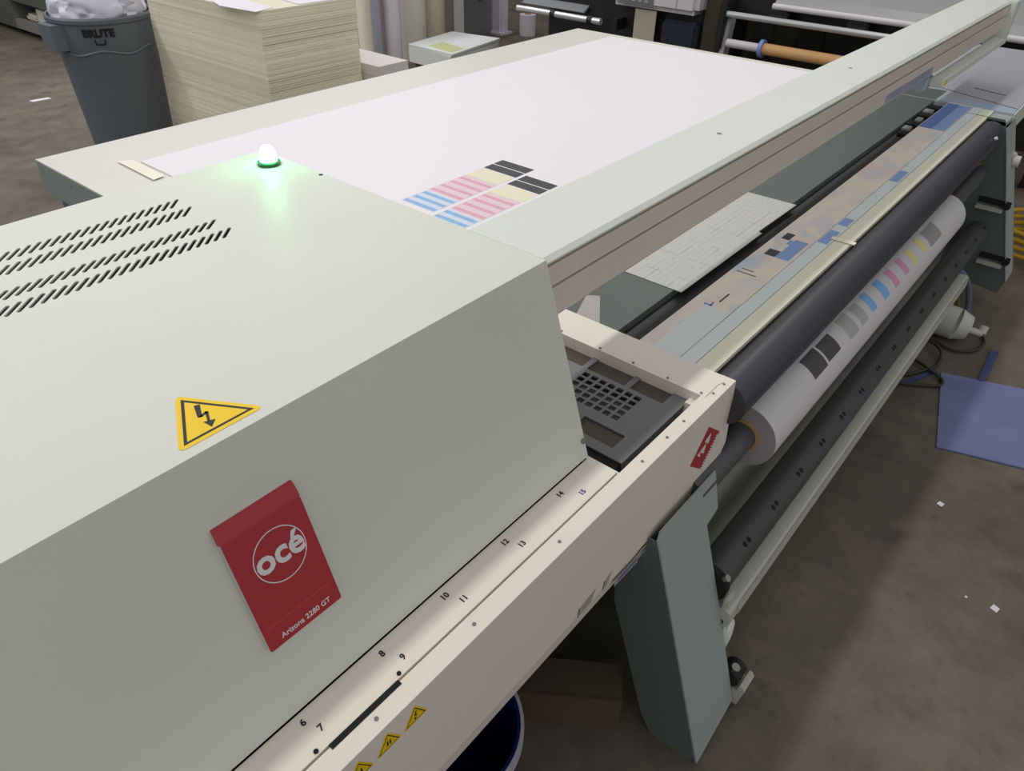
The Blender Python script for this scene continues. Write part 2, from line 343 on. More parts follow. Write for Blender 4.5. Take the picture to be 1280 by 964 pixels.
# warning triangle on the cover
wt = [(0.257, 0.672), (0.301, 0.6), (0.219, 0.6)]
def grow(tri, g):
    cx = sum(p[0] for p in tri)/3; cy = sum(p[1] for p in tri)/3
    return [(cx+(p[0]-cx)*g, cy+(p[1]-cy)*g) for p in tri]
def round_poly(poly, r, n=4):
    out = []; k = len(poly)
    for i in range(k):
        p = Vector(poly[i]).to_3d(); a = (Vector(poly[i-1]).to_3d()-p).normalized(); b = (Vector(poly[(i+1) % k]).to_3d()-p).normalized()
        A = p+a*r; Bq = p+b*r
        for j in range(n+1):
            t = j/n; q = A*(1-t)**2+p*2*t*(1-t)+Bq*t*t; out.append((q.x, q.y))
    return out
def warning(tri, O, U, V, parent, h=0.0, name='warning_sticker', bolt=True):
    N = Vector(U).normalized().cross(Vector(V).normalized()); O = Vector(O)
    a = obj(name, slab(round_poly(grow(tri, 1.22), 0.12*abs(tri[1][0]-tri[2][0])), O, U, V, 0.0004), M['yellow'], parent)
    e = grow(tri, 1.0); i = grow(tri, 0.86); b = bmesh.new(); o2 = O+N*0.0005
    Uu = Vector(U).normalized(); Vv = Vector(V).normalized()
    ev = [b.verts.new(o2+Uu*p[0]+Vv*p[1]) for p in e]; iv = [b.verts.new(o2+Uu*p[0]+Vv*p[1]) for p in i]
    for k in range(3): b.faces.new((ev[k], ev[(k+1) % 3], iv[(k+1) % 3], iv[k]))
    cx = sum(p[0] for p in tri)/3; cy = sum(p[1] for p in tri)/3; s = abs(tri[1][0]-tri[2][0])
    if bolt:
        for poly in ([(.02, .34), (.09, .31), (-.03, .05), (-.08, .08)], [(-.08, .08), (-.03, .05), (.085, .09), (.05, .12)], [(.085, .10), (.05, .13), (-.035, -.08), (-.005, -.09)],
                     [(-.08, -.05), (.06, -.11), (-.06, -.22)]):
            b.faces.new([b.verts.new(o2+Uu*(cx+p[0]*s)+Vv*(cy+p[1]*s)) for p in poly])
    else:
        for dx in (-.08, .04):
            b.faces.new([b.verts.new(o2+Uu*(cx+(p[0]+dx)*s)+Vv*(cy+p[1]*s)) for p in ((0, .18), (.05, .18), (.07, -.12), (-.02, -.12))])
    c = obj('warning_symbol', b, M['ink'], parent if parent.parent else a)
    return a
warning(wt, (0, 0, 1.1282), X, Y, cover)
# red badge with lettering
badge = obj('badge', slab(round_poly([(0.2, -0.2455), (0.2995, -0.2455), (0.2995, -0.0985), (0.2, -0.0985)], 0.004), FT+FN*0.0005, X, -fn, 0.0070), M['badgeside'], P)
def BP(s, t, h): return FT+X*s+fn*t+FN*h
bm = slab(round_poly([(0.2006, -0.2449), (0.2989, -0.2449), (0.2989, -0.0985), (0.2006, -0.0985)], 0.003), FT+FN*0.0075, X, -fn, 0.0010)
obj('badge_face', bm, M['red'], badge)
bm = bmesh.new()
pr = [(0.0985, 0.0085), (0.0985, 0.0), (0.0795, 0.0004), (0.0812, 0.0032), (0.0865, 0.0059), (0.092, 0.0077)]
va = [bm.verts.new(BP(0.2004, t, h)) for t, h in pr]; vb = [bm.verts.new(BP(0.2991, t, h)) for t, h in pr]
bm.faces.new(va); bm.faces.new(vb[::-1])
for i in range(len(pr)): bm.faces.new((va[i], vb[i], vb[(i+1) % len(pr)], va[(i+1) % len(pr)]))
obj('badge_top', bm, M['red'], badge, smooth=True)
o0 = BP(0.2535, 0.146, 0.0085)
obj('badge_ring', ring(o0, o0+FN*0.0004, 0.0325, 0.0314, 64), M['white'], badge)
text('badge_lettering', 'océ', 0.0415, BP(0.2535, 0.1445, 0.0087), X, -fn, M['white'], badge, bold=0.0011)
text('badge_lettering', 'Arizona 2280 GT', 0.0095, BP(0.2515, 0.2355, 0.0087), X, -fn, M['white'], badge, bold=0.0001)
obj('badge_stripe', slab([(-0.045, -0.0013), (0.0465, -0.0013), (0.0465, 0.0013), (-0.045, 0.0013)], BP(0.2490, 0.2165, 0.0085), X, -fn, 0.0003), M['redtxt'], badge)
# beacon
bx, by = 0.752, 1.212
beacon = obj('beacon_ring', lathe([(0.021, 1.1282), (0.021, 1.134), (0.017, 1.136), (0.017, 1.1282)], (bx, by), 40, cap=False), M['greenring'], P, smooth=True)
obj('beacon_lamp', lathe([(0.0155, 1.129), (0.0155, 1.142), (0.0145, 1.150), (0.0115, 1.158), (0.0065, 1.1635), (0.001, 1.165)], (bx, by), 32), M['lamp'], P, smooth=True)

# --- gantry beam
gx0, gx1 = cov_x1+0.0005, 4.02
beam = obj('gantry_beam', prism([(0.588, 1.128), (0.737, 1.128), (0.737, 1.05), (0.715, 1.0), (0.685, 0.955), (0.65, 0.955), (0.62, 1.011), (0.592, 1.011), (0.592, 1.118), (0.58, 1.118), (0.58, 1.1215)], gx0, gx1), M['beam'], P)
obj('beam_upper_panel', B(gx0+0.002, gx1, 0.5805, 0.5915, 1.0765, 1.1125), M['panel'], beam)
obj('beam_lower_panel', prism([(0.5805, 1.0715), (0.5915, 1.0715), (0.5915, 1.0125), (0.585, 1.0125), (0.5805, 1.02)], gx0+0.002, gx1), M['panel'], beam)
obj('beam_shadow_gap', B(gx0+0.001, gx1, 0.590, 0.5919, 1.069, 1.118), M['void'], beam)
obj('panel_blue_mark', B(2.45, 2.95, 0.5801, 0.5805, 1.02, 1.045), M['faintblue'], beam)  # faint blue patch along the lower panel
for xx in (1.515, 2.323): obj('beam_plug', cyl((xx, 0.668, 1.128), (xx, 0.668, 1.1284), 0.006, seg=14), M['greybit'], beam)
endc = obj('end_cover', B(4.022, 4.10, 0.555, 0.742, 0.955, 1.132, 0.004), M['beam'], P)
obj('end_cover_lip', B(3.05, 4.021, 0.552, 0.60, 0.957, 0.990, 0.006), M['beam'], endc)
obj('end_cover_shoe', B(3.0, 3.10, 0.60, 0.66, 0.945, 0.990, 0.004), M['plate2'], endc)
a = obj('warning_sticker', slab([(3.075, -0.014), (3.11, -0.014), (3.0925, 0.013)], (0, 0.5518, 0.974), X, Z, 0.0004), M['yellow'], endc)

# --- flat bed
bed = obj('table_bed', prism([(0.97, 0.864), (2.383, 0.864), (2.3855, 0.8615), (2.3855, 0.79), (2.36, 0.765), (0.97, 0.765)], 0.728, 3.414), [M['table']], P)
obj('table_side', prism([(0.97, 0.860), (2.384, 0.860), (2.384, 0.79), (2.36, 0.766), (0.97, 0.766)], 0.7255, 0.728), M['table_side'], P)
obj('table_edge_lip', B(0.7255, 0.7285, 0.97, 2.384, 0.8602, 0.8652), M['table'], P)
obj('table_side_screw', cyl((0.7255, 2.18, 0.835), (0.7245, 2.18, 0.835), 0.004, seg=10), M['greybit'], P)
obj('table_bracket', B(0.735, 0.85, 2.06, 2.33, 0.69, 0.7645, 0.01), M['legdark'], P)
for yy in (1.25, 2.0):
    obj('table_support', B(0.82, 0.94, yy-0.09, yy+0.09, 0, 0.764), M['legdark'], P)
    obj('table_support', B(3.2, 3.32, yy-0.09, yy+0.09, 0, 0.764), M['legdark'], P)
obj('machine_base', B(1.0, 3.15, 0.76, 2.1, 0.12, 0.763), M['legdark'], P)

# --- platen at the roll side
px0, px1 = 1.158, 3.60
obj('belt_plate', B(px0, px1, 0.662, 0.955, 0.70, 0.79), M['belt'], P)
obj('belt_gap', B(px0, px1, 0.608, 0.6615, 0.70, 0.772), M['gap'], P)
random.seed(4)
for k in range(7):
    xx = 3.05+k*0.075; zz = 0.772
    obj('gripper', B(xx, xx+0.05, 0.617+0.01*(k % 2), 0.647+0.006*(k % 3), zz, zz+0.012), M['machgrey' if k % 2 else 'void'], P)
obj('platen_strip', B(px0, px1+0.02, 0.512, 0.6075, 0.74, 0.79), M['inked'], P)
obj('platen_strip', B(px0, px1+0.03, 0.478, 0.5105, 0.74, 0.7895), M['palegrey'], P)
obj('platen_strip', B(px0, px1+0.04, 0.436, 0.4765, 0.72, 0.7885), M['creamstrip'], P)
obj('strip_seam', B(px0, px1, 0.47, 0.52, 0.70, 0.739), M['gap'], P)
obj('strip_seam', B(px0, px1, 0.4262, 0.4355, 0.72, 0.778), M['void'], P)
for (x0, x1, y0, y1, k) in ((3.17, 3.60, 0.56, 0.605, 'blue1'), (3.17, 3.60, 0.515, 0.559, 'blue2'), (1.735, 1.775, 0.556, 0.585, 'pk'), (1.735, 1.87, 0.52, 0.555, 'blue2'),
                            (1.83, 1.86, 0.556, 0.566, 'blue2'), (1.855, 1.90, 0.568, 0.590, 'pk'), (1.16, 1.40, 0.513, 0.575, 'palegrey')):
    obj('ink_patch', B(x0, x1, y0, y1, 0.7901, 0.7904), M[k], P)
for (x0, x1) in ((2.05, 2.11), (2.5, 2.62), (1.9, 2.0)):
    obj('ink_patch', B(x0, x1, 0.483, 0.508, 0.7896, 0.7899), M['blue2'], P)
for k, (x0, y0, dx, dy) in enumerate(((1.37, 0.562, 0.05, 0.004), (1.40, 0.56, 0.006, 0.02), (1.43, 0.553, 0.05, 0.004), (1.60, 0.545, 0.004, 0.05), (1.62, 0.56, 0.004, 0.03))):
    obj('ink_mark', B(x0, x0+dx, y0, y0+dy, 0.7901, 0.7903), M['blue1' if k < 2 else 'pk'], P)

# --- service tray in front of the cover
tray = obj('tray_side_panel', prism([(0.15, 0.581), (0.772, 0.581), (0.93, 0.575), (0.962, 0.561), (1.147, 0.566), (1.186, 0.627), (1.157, 0.80), (-0.5, 0.80), (-0.5, 0.581)], 0.383, 0.386, 'y'), M['cream'], P)
obj('tray_rim', B(-0.5, 1.157, 0.3832, 0.412, 0.797, 0.8003), M['cream'], tray)
obj('tray_lip', prism([(0.3835, 0.581), (0.394, 0.527), (0.397, 0.527), (0.3865, 0.581)], -0.5, 0.93), M['cream'], tray)
obj('tray_floor', B(-0.5, 1.155, 0.387, 0.70, 0.60, 0.606), M['void'], tray)
obj('ruler_strip', B(-0.5, 0.792, 0.4165, 0.4722, 0.79, 0.7995), M['cream'], tray)
obj('ruler_end', B(0.7925, 0.800, 0.4165, 0.50, 0.780, 0.792), M['palegrey'], tray)
obj('groove_fillet', B(-0.5, 0.79, 0.4125, 0.4145, 0.79, 0.7965), M['cream'], tray)
obj('groove_slot', B(0.199, 0.305, 0.408, 0.4155, 0.7998, 0.8008), M['void'], tray)
for xx in (0.186, 0.312): obj('groove_screw', cyl((xx, 0.421, 0.7995), (xx, 0.421, 0.8008), 0.003, seg=10), M['void'], tray)
obj('tray_liner', B(-0.5, 0.79, 0.398, 0.4715, 0.775, 0.7895), M['void'], tray)
obj('tray_bar', B(1.070, 1.1565, 0.388, 0.795, 0.765, 0.8), M['cream'], tray)
obj('bar_corner_seam', slab([(0, 0), (0.052, 0), (0.066, -0.005), (0.066, -0.004), (0.052, 0.001), (0, 0.001)], (1.070, 0.402, 0.8003), X, Y, 0.0003), M['greybit'], tray)
for (xx, yy) in ((1.0765, 0.742), (1.0765, 0.644), (1.0765, 0.565), (1.0765, 0.487), (1.0765, 0.415), (0.98, 0.398), (0.921, 0.398), (0.84, 0.398), (1.09, 0.397), (1.13, 0.395), (0.61, 0.398), (0.424, 0.398), (0.255, 0.398), (0.12, 0.398)):
    obj('screw', cyl((xx, yy, 0.8002), (xx, yy, 0.8016), 0.0027, seg=10), M['greybit'], tray)
for (s, xx, yy) in (('15', .716, .432), ('14', .689, .456), ('13', .571, .437), ('12', .557, .458), ('11', .445, .436), ('10', .431, .458), ('9', .331, .434), ('8', .317, .457), ('7', .207, .439), ('6', .197, .459)):
    text('ruler_number', s, 0.0125, (xx, yy, 0.7998), X, Y, M['bluetxt' if s == '15' else 'ink'], tray, bold=0.0003)
# stickers on the tray side
for (cx) in (0.300, 0.256, 0.212):
    warning([(cx, 0.783), (cx+0.0165, 0.7545), (cx-0.0165, 0.7545)], (0, 0.3826, 0), X, Z, tray, bolt=cx > 0.28)
U = Vector((0.064, 0, -0.052)).normalized(); V = Vector((0.057, 0, 0.063)).normalized(); V = (V-U*V.dot(U)).normalized()
so = Vector((1.0745, 0.3828, 0.682))
st = obj('tray_sticker', slab([(-.041, -.042), (.041, -.042), (.041, .042), (-.041, .042)], so, U, V, 0.0004), M['red'], tray)
bm = bmesh.new()
for (a, b, s) in ((-0.012, 0.022, 0.021), (-0.012, 0.000, 0.021)):
    slab([(a-s*.55, b-s*.5), (a+s*.8, b-s*.5), (a+s*.1, b+s*.5)], so, U, V, 0.0007, bm)
slab([(-.030, -.018), (-.008, -.020), (-.022, -.010)], so, U, V, 0.0007, bm)
for k in range(13): slab([(.029+.003*(k % 2), -.041+.006*k), (.043+.002*(k % 3), -.041+.006*k), (.043, -.0375+.006*k), (.034, -.037+.006*k)], so, U, V, 0.0007, bm)
obj('sticker_print', bm, M['white'], tray)
for (x0, x1, z0) in ((0.788, 0.853, 0.547), (0.868, 0.928, 0.5515)):
    obj('tape_label', slab([(x0-0.01, 0.0), (x1+0.005, -0.005), (x1+0.005, 0.014), (x0-0.01, 0.02)], (0, 0.3826, z0), X, Z, 0.0002), M['claytape'], tray)
    bm = bmesh.new(); n = 8
    for k in range(n):
        xa = x0+(x1-x0)*k/n; w_ = (x1-x0)/n
        slab([(xa, 0.003), (xa+w_*0.5, 0.003), (xa+w_*0.9, 0.013), (xa+w_*0.35, 0.013)], (0, 0.3823, z0), X, Z, 0.0002, bm)
    obj('tape_print', bm, M['bluetxt'], tray)
for (x0, x1) in ((0.66, 0.70), (0.735, 0.75)):
    obj('tape_scrap', slab([(x0, 0.0), (x1, 0.004), (x1+0.012, 0.03), (x0+0.008, 0.022)], (0, 0.3827, 0.578), X, Z, 0.0003), M['claytape'], tray)
    obj('tape_scrap', slab([(x0, 0.0), (x0+0.002, 0.0), (x0+0.005, 0.022), (x0+0.003, 0.022)], (0, 0.3825, 0.578), X, Z, 0.0003), M['bluetxt'], tray)
# black vented module sitting in the tray
mod = obj('vented_module', B(0.805, 1.085, 0.433, 0.80, 0.62, 0.7725, 0.003), M['void'], tray)
obj('module_end_clip', B(0.812, 0.833, 0.436, 0.53, 0.70, 0.762, 0.003), M['black'], tray)
cu = bpy.data.curves.new('module_top', 'CURVE'); cu.dimensions = '2D'; cu.fill_mode = 'BOTH'; cu.extrude = 0.0015
def rect(x0, x1, y0, y1): loop([(x0, y0), (x1, y0), (x1, y1), (x0, y1)])
rect(0.835, 1.084, 0.433, 0.80)
HOLES = [(1.027, 1.071, 0.466, 0.54), (1.027, 1.071, 0.552, 0.64), (1.027, 1.071, 0.652, 0.735), (0.858, 0.90, 0.467, 0.555), (0.858, 0.90, 0.567, 0.65)]
for h in HOLES: rect(*h)
for i in range(5):
    for j in range(7):
        if i == 0 and j == 6: continue
        rect(0.927+0.0188*i, 0.927+0.0188*i+0.0135, 0.503+0.0198*j, 0.503+0.0198*j+0.0145)
curve_to_obj(cu, 'module_top', M['blackpl'], tray, Matrix.Translation((0, 0, 0.7765)))
obj('module_end', prism([(0.8335, 0.7725), (0.836, 0.778), (0.836, 0.74), (0.8335, 0.70)], 0.434, 0.79, 'y'), M['black'], tray)
obj('module_side', B(0.836, 1.084, 0.4325, 0.4345, 0.63, 0.775), M['blackpl'], tray)
obj('foam_pad', B(0.84, 0.915, 0.45, 0.78, 0.7726, 0.7736), M['foam'], tray)
obj('foam_pad', B(0.925, 0.99, 0.495, 0.66, 0.7726, 0.7736), M['foam'], tray)
obj('foam_pad', B(1.015, 1.08, 0.45, 0.78, 0.7726, 0.7736), M['foam'], tray)
obj('tray_bracket', B(1.05, 1.0695, 0.413, 0.4325, 0.72, 0.785), M['creamstrip'], tray)

# --- legs of the roll unit
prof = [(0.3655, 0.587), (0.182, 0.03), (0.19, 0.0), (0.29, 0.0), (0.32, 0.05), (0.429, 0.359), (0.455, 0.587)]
leg = obj('roll_unit_leg', prism(prof, 0.885, 0.888), M['legdark'], P)  # side plate darker than the front plate: its shade is in the colour
fl = Vector((0, 0.368-0.182, 0.57)).normalized()
LN = X.cross(fl)
def LP(x, t): return (x, t)
obj('leg_front_plate', slab([(0.885, -0.02), (1.064, 0.0), (1.060, 0.312), (1.056, 0.507), (1.106, 0.516), (1.116, 0.602), (0.90, 0.602), (0.885, 0.588)], (0, 0.182, 0.03), X, fl, 0.004), M['leg'], leg)
obj('leg_side_plate', prism([(0.364, 0.52), (0.194, 0.03), (0.30, 0.0), (0.46, 0.55)], 1.052, 1.055), M['leg'], leg)
obj('leg_head_plate', prism([(0.386, 0.80), (0.388, 0.56), (0.46, 0.56), (0.46, 0.75)], 1.10, 1.103), M['leg'], leg)
obj('leg_apron', slab([(0.90, 0.55), (1.118, 0.55), (1.15, 0.60), (1.175, 0.66), (1.158, 0.74), (0.90, 0.74)], (0, 0.3895, 0), X, Z, 0.002), M['leg'], leg)
obj('foot_bracket', prism([(0.168, 0.015), (0.160, 0.075), (0.166, 0.085), (0.174, 0.085), (0.178, 0.06), (0.215, 0.06), (0.215, 0.015)], 1.066, 1.12), M['rail'], leg)
obj('foot_caster', cyl((1.067, 0.203, 0.088), (1.112, 0.203, 0.088), 0.024), M['black'], leg)
obj('foot_screw', cyl((1.08, 0.20, 0.110), (1.08, 0.197, 0.122), 0.010, seg=14), M['chrome'], leg)
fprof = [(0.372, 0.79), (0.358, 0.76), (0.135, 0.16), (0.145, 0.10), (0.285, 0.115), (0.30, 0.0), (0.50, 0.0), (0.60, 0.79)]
fleg = obj('roll_unit_leg', prism(fprof, 3.50, 3.503), M['legdark'], P)  # near side painted dark for shade, as on the other leg
ff = Vector((0, 0.358-0.135, 0.60)).normalized()
obj('leg_front_plate', slab([(3.495, 0.0), (3.62, 0.0), (3.66, 0.64), (3.495, 0.64)], (0, 0.135, 0.16), X, ff, 0.004), M['leg'], fleg)
obj('leg_side_plate', prism(fprof, 3.66, 3.664), M['leg'], fleg)
obj('leg_knob', cyl((3.60, 0.30, 0.62), (3.60, 0.275, 0.62), 0.022, seg=20), M['jug'], fleg)
obj('leg_knob_base', B(3.585, 3.62, 0.295, 0.33, 0.59, 0.65, 0.004), M['jug'], fleg)
for (z0, yA, yB) in ((0.475, 0.352, 0.232), (0.25, 0.266, 0.150)):
    obj('shaft_slot', slab([(0, -0.012), (yA-yB, -0.012), (yA-yB, 0.012), (0, 0.012)], (3.4995, yA, z0), -Y, Z, 0.004), M['void'], fleg)
    obj('slot_shelf', B(3.47, 3.499, yB+0.02, yA, z0-0.032, z0-0.022), M['rail'], fleg)
    obj('slot_pin', cyl((3.485, yB+0.012, z0-0.006), (3.499, yB+0.012, z0-0.006), 0.014, seg=16), M['black'], fleg)
warning([(0.402, 0.612), (0.42, 0.58), (0.384, 0.58)], (3.4995, 0.802, 0), -Y, Z, fleg)
fp = thing_plate = obj('parking_plate', B(3.612, 5.0, 0.365, 0.80, 0.765, 0.79, 0.002), M['plate'], P)
obj('plate_front_strip', B(3.615, 3.70, 0.366, 0.66, 0.7901, 0.7906), M['plate2'], fp)
obj('plate_belt_end', B(3.6155, 3.80, 0.662, 0.798, 0.7901, 0.7905), M['belt'], fp)
obj('plate_seam', slab([(3.701, 0.366), (3.706, 0.366), (3.872, 0.76), (3.865, 0.76)], (0, 0, 0.7902), X, Y, 0.0005), M['void'], fp)
obj('plate_slot', slab([(3.90, 0.45), (3.908, 0.45), (3.95, 0.585), (3.94, 0.585)], (0, 0, 0.7902), X, Y, 0.0005), M['void'], fp)
obj('plate_ink', B(3.66, 3.70, 0.46, 0.49, 0.7907, 0.7909), M['pc'], fp)
obj('plate_edge', B(3.612, 5.0, 0.360, 0.3645, 0.70, 0.788), M['beam'], fp)
obj('plate_bracket', B(3.50, 3.61, 0.362, 0.45, 0.765, 0.783, 0.002), M['leg'], fp)

# --- rollers, shafts, rail and back panel of the roll unit
obj('guide_roller', cyl((1.163, 0.403, 0.735), (3.47, 0.403, 0.735), 0.050, seg=48), M['roller'], P, smooth=True)
obj('roller_cap', cyl((3.470, 0.403, 0.735), (3.499, 0.403, 0.735), 0.030, seg=32), M['shaft'], P, smooth=True)
obj('roller_bolt_glint', cyl((3.30, 0.36, 0.765), (3.30, 0.352, 0.770), 0.006, seg=12), M['white'], P)  # bolt head in plain white, its bright highlight painted in
obj('media_shaft', cyl((1.056, 0.39, 0.57), (3.499, 0.39, 0.57), 0.0345, seg=40), M['shaft'], P, smooth=True)
obj('lower_shaft', cyl((1.078, 0.306, 0.35), (3.47, 0.306, 0.35), 0.042, seg=40), M['bar2'], P, smooth=True)
# holes along the lower shaft
t0 = math.radians(118)
for k in range(16):
    xx = 1.189+0.149*k
    for dx in (-0.006, 0.012):
        c = Vector((xx+dx, 0.306, 0.35)); n_ = Vector((0, math.cos(t0+0.1), math.sin(t0+0.1)))
        obj('shaft_hole', cyl(c+n_*0.0415, c+n_*0.0424, 0.0068, seg=8), M['void'], P)
obj('shaft_bearing', cyl((1.060, 0.306, 0.35), (1.077, 0.306, 0.35), 0.045, seg=24), M['void'], P)
obj('bearing_screw', cyl((1.068, 0.275, 0.382), (1.068, 0.268, 0.390), 0.008, seg=14), M['chrome'], P)
obj('bearing_block', B(1.06, 1.10, 0.252, 0.262, 0.30, 0.33, 0.002), M['rail'], P)
obj('lower_rail', prism([(0.345, 0.30), (0.247, 0.30), (0.240, 0.294), (0.2365, 0.262), (0.242, 0.256), (0.252, 0.27), (0.345, 0.27)], 1.06, 3.12), M['rail'], P)
obj('rail_lip', prism([(0.2395, 0.296), (0.2360, 0.262), (0.2345, 0.264), (0.2378, 0.2965)], 1.10, 3.11), M['rail'], P)
obj('rail_mount', B(3.121, 3.499, 0.30, 0.345, 0.265, 0.305), M['legdark'], P)
obj('back_panel', B(1.06, 3.498, 0.40, 0.405, 0.10, 0.47), M['backpan'], P)
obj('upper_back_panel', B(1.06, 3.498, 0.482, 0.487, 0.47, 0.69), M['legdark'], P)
# --- unseen filler box under the cover, added to keep the space below dark
obj('light_blocker_box', B(-0.5, 0.70, 0.72, 1.25, 0.0, 0.79), M['legdark'], P)

# ------------------------------------------------------------------ things lying on the printer
t = thing('white_roll', 'roll of white printed vinyl with colour test patches on a cardboard core', 'roll', (2.1, 0.39, 0.57))
obj('vinyl', ring((1.30, 0.39, 0.57), (2.93, 0.39, 0.57), 0.080, 0.0415, 64), M['paper'], t, smooth=True)
obj('roll_end', ring((1.2988, 0.39, 0.57), (1.2999, 0.39, 0.57), 0.0797, 0.0418, 64), M['papend'], t)
obj('core', ring((1.294, 0.39, 0.57), (2.936, 0.39, 0.57), 0.0412, 0.0352, 48), M['core'], t, smooth=True)
def arc_patch(x0, x1, a0, a1, m, r=0.0803):
    bm = bmesh.new(); n = 10; rows = []
    for x in (x0, x1):
        rows.append([bm.verts.new((x, 0.39+r*math.cos(math.radians(a0+(a1-a0)*i/n)), 0.57+r*math.sin(math.radians(a0+(a1-a0)*i/n)))) for i in range(n+1)])
    for i in range(n): bm.faces.new((rows[0][i], rows[0][i+1], rows[1][i+1], rows[1][i]))
    return obj('test_patch', bm, m, t, smooth=True)
for a in ((1.54, 1.622, 101, 142, 'rk'), (1.632, 1.712, 103, 140, 'rk'), (1.775, 1.84, 99, 144, 'rg'), (1.865, 1.915, 101, 143, 'rg'), (1.95, 1.99, 101, 141, 'rc'), (2.05, 2.095, 102, 144, 'rc'),
          (2.145, 2.185, 104, 145, 'rm'), (2.24, 2.28, 104, 143, 'rm'), (2.33, 2.37, 108, 145, 'ry'), (2.43, 2.47, 106, 140, 'ry'), (2.505, 2.63, 104, 145, 'rg2')):
    arc_patch(*a[:4], M[a[4]])

s = obj('white_board_sheet', B(0.916, 3.355, 0.975, 2.141, 0.8645, 0.868), M['board']); tag(s, 'large thin white sheet lying flat on the printer table with test patches', 'sheet')
def patch(x0, x1, y0, y1, k, z=0.8682): return obj('test_patch', B(x0, x1, y0, y1, z, z+0.0002), M[k], s)
for (dx, y0, y1) in ((0.0, 1.262, 1.382), (-0.052, 1.137, 1.25)):
    patch(1.551+dx, 1.590+dx, y0, y1, 'pk'); patch(1.595+dx, 1.635+dx, y0, y1, 'pk')
    patch(1.474+dx, 1.546+dx, y0, y1, 'py'); patch(1.322+dx, 1.472+dx, y0, y1, 'pmbg'); patch(1.225+dx, 1.318+dx, y0, y1, 'pcbg')
    for k in range(4): patch(1.328+dx+0.0375*k, 1.342+dx+0.0375*k, y0+0.004, y1-0.004, 'pm', 0.8684)
    for k in range(3): patch(1.228+dx+0.0335*k, 1.243+dx+0.0335*k, y0+0.004, y1-0.004, 'pc', 0.8684)

g = obj('test_print_sheet', prism([(1.41, 0.95), (1.41, 0.642), (1.845, 0.640), (1.85, 0.652), (2.10, 0.648), (2.09, 0.95)], 0.7906, 0.7916, 'z'), M['grid']); tag(g, 'grey printed sheet with fine grid lines on the dark platen under the gantry', 'paper')
tag(obj('loose_scrap', prism([(1.158, 0.70), (1.27, 0.775), (1.25, 0.80), (1.158, 0.765)], 0.7906, 0.7914, 'z'), M['papend']), 'small grey paper scrap at near corner of the dark platen beside the tray', 'paper')
for i, (pp, lab) in enumerate(((([(0.866, 1.978), (0.902, 1.985), (0.905, 2.165), (0.87, 2.19)]), 'cream masking tape across the left end of the white sheet on the table'),)):
    tag(obj('masking_tape', prism(pp, 0.8683, 0.8688, 'z'), M['tape']), lab, 'tape')
tag(obj('tape_scrap', B(1.94, 1.957, 0.425, 0.487, 0.7905, 0.793), M['tape']), 'short piece of cream tape lying across the ivory strip beside the dark roller', 'tape')
# ------------------------------------------------------------------ floor things
tag(obj('blue_floor_sheet', prism([(2.379, 0.065), (2.457, -0.188), (2.57, -0.545), (3.065, -0.415), (2.862, 0.174)], 0.001, 0.006, 'z'), M['mat']), 'flat blue board lying on the concrete floor beside the printer', 'board')
tag(obj('blue_strip', prism([(2.90, 0.052), (2.905, 0.03), (3.17, 0.035), (3.165, 0.062)], 0.001, 0.008, 'z'), M['bluestick']), 'narrow dark blue strip on the floor behind the blue board', 'strip')
tag(obj('blue_strip', prism([(2.69, 0.27), (2.70, 0.25), (2.86, 0.185), (2.865, 0.205)], 0.001, 0.006, 'z'), M['bluestick']), 'short blue strip on the floor between the rail and the blue board', 'strip')
for (x, y, r, lab) in ((1.779, -0.239, 0.011, 'largest white paper scrap on the lit floor at lower right'), (1.944, 0.262, 0.007, ''), (2.10, -0.02, 0.010, 'white chip on the floor just in front of the blue board'), (1.77, -0.17, 0.004, 'tiny white fleck on the floor next to the largest scrap')):
    if lab:
        tag(obj('paper_scrap', prism([(x-r, y-r*.6), (x+r*.8, y-r), (x+r*1.3, y+r*.5), (x-r*.4, y+r)], 0.001, 0.003, 'z'), M['white']), lab, 'scrap')
tag(obj('paper_strip', prism([(2.062, 6.43), (2.07, 6.375), (2.20, 6.37), (2.195, 6.42)], 0.001, 0.004, 'z'), M['white']), 'thin white paper strip on the floor left of the grey bin', 'scrap')
# white jug under the far end of the rail
j = thing('white_jug', 'off-white plastic jug lying on the floor under the far end of the lower rail', 'jug', (3.12, 0.25, 0))
bm = cyl((3.16, 0.40, 0.075), (3.16, 0.215, 0.072), 0.070, 0.066, 32); bm = cyl((3.16, 0.215, 0.072), (3.17, 0.170, 0.066), 0.066, 0.050, 32, bm, caps=False)
obj('jug_body', bm, M['jug'], j, smooth=True)
obj('jug_neck', cyl((3.17, 0.170, 0.060), (3.19, 0.118, 0.050), 0.014, seg=18), M['jug'], j, smooth=True)
obj('jug_cap', cyl((3.19, 0.120, 0.050), (3.21, 0.120, 0.075), 0.016, seg=18), M['jug'], j, smooth=True)
tag(tube('black_cable', [(2.62, 0.36, 0.02), (2.80, 0.24, 0.012), (2.93, 0.20, 0.012), (3.02, 0.25, 0.03), (3.0, 0.32, 0.02), (2.9, 0.30, 0.012), (2.84, 0.22, 0.014), (2.78, 0.15, 0.01), (2.72, 0.2, 0.01), (2.66, 0.30, 0.01)], 0.006, M['cable']), 'thin dark cable looped on the floor under the rail beside the white jug', 'cable')
tag(tube('dark_cable', [(3.0, 0.36, 0.02), (3.08, 0.30, 0.01), (3.06, 0.17, 0.010), (3.16, 0.10, 0.01), (3.26, 0.13, 0.01), (3.24, 0.20, 0.012)], 0.006, M['cable']), 'dark cable running round the front of the white jug', 'cable')
tag(tube('grey_blue_cable', [(3.28, 0.33, 0.25), (3.34, 0.27, 0.20), (3.37, 0.22, 0.08), (3.36, 0.21, 0.01)], 0.012, M['bcable']), 'grey blue cable hanging down behind the white jug', 'cable')
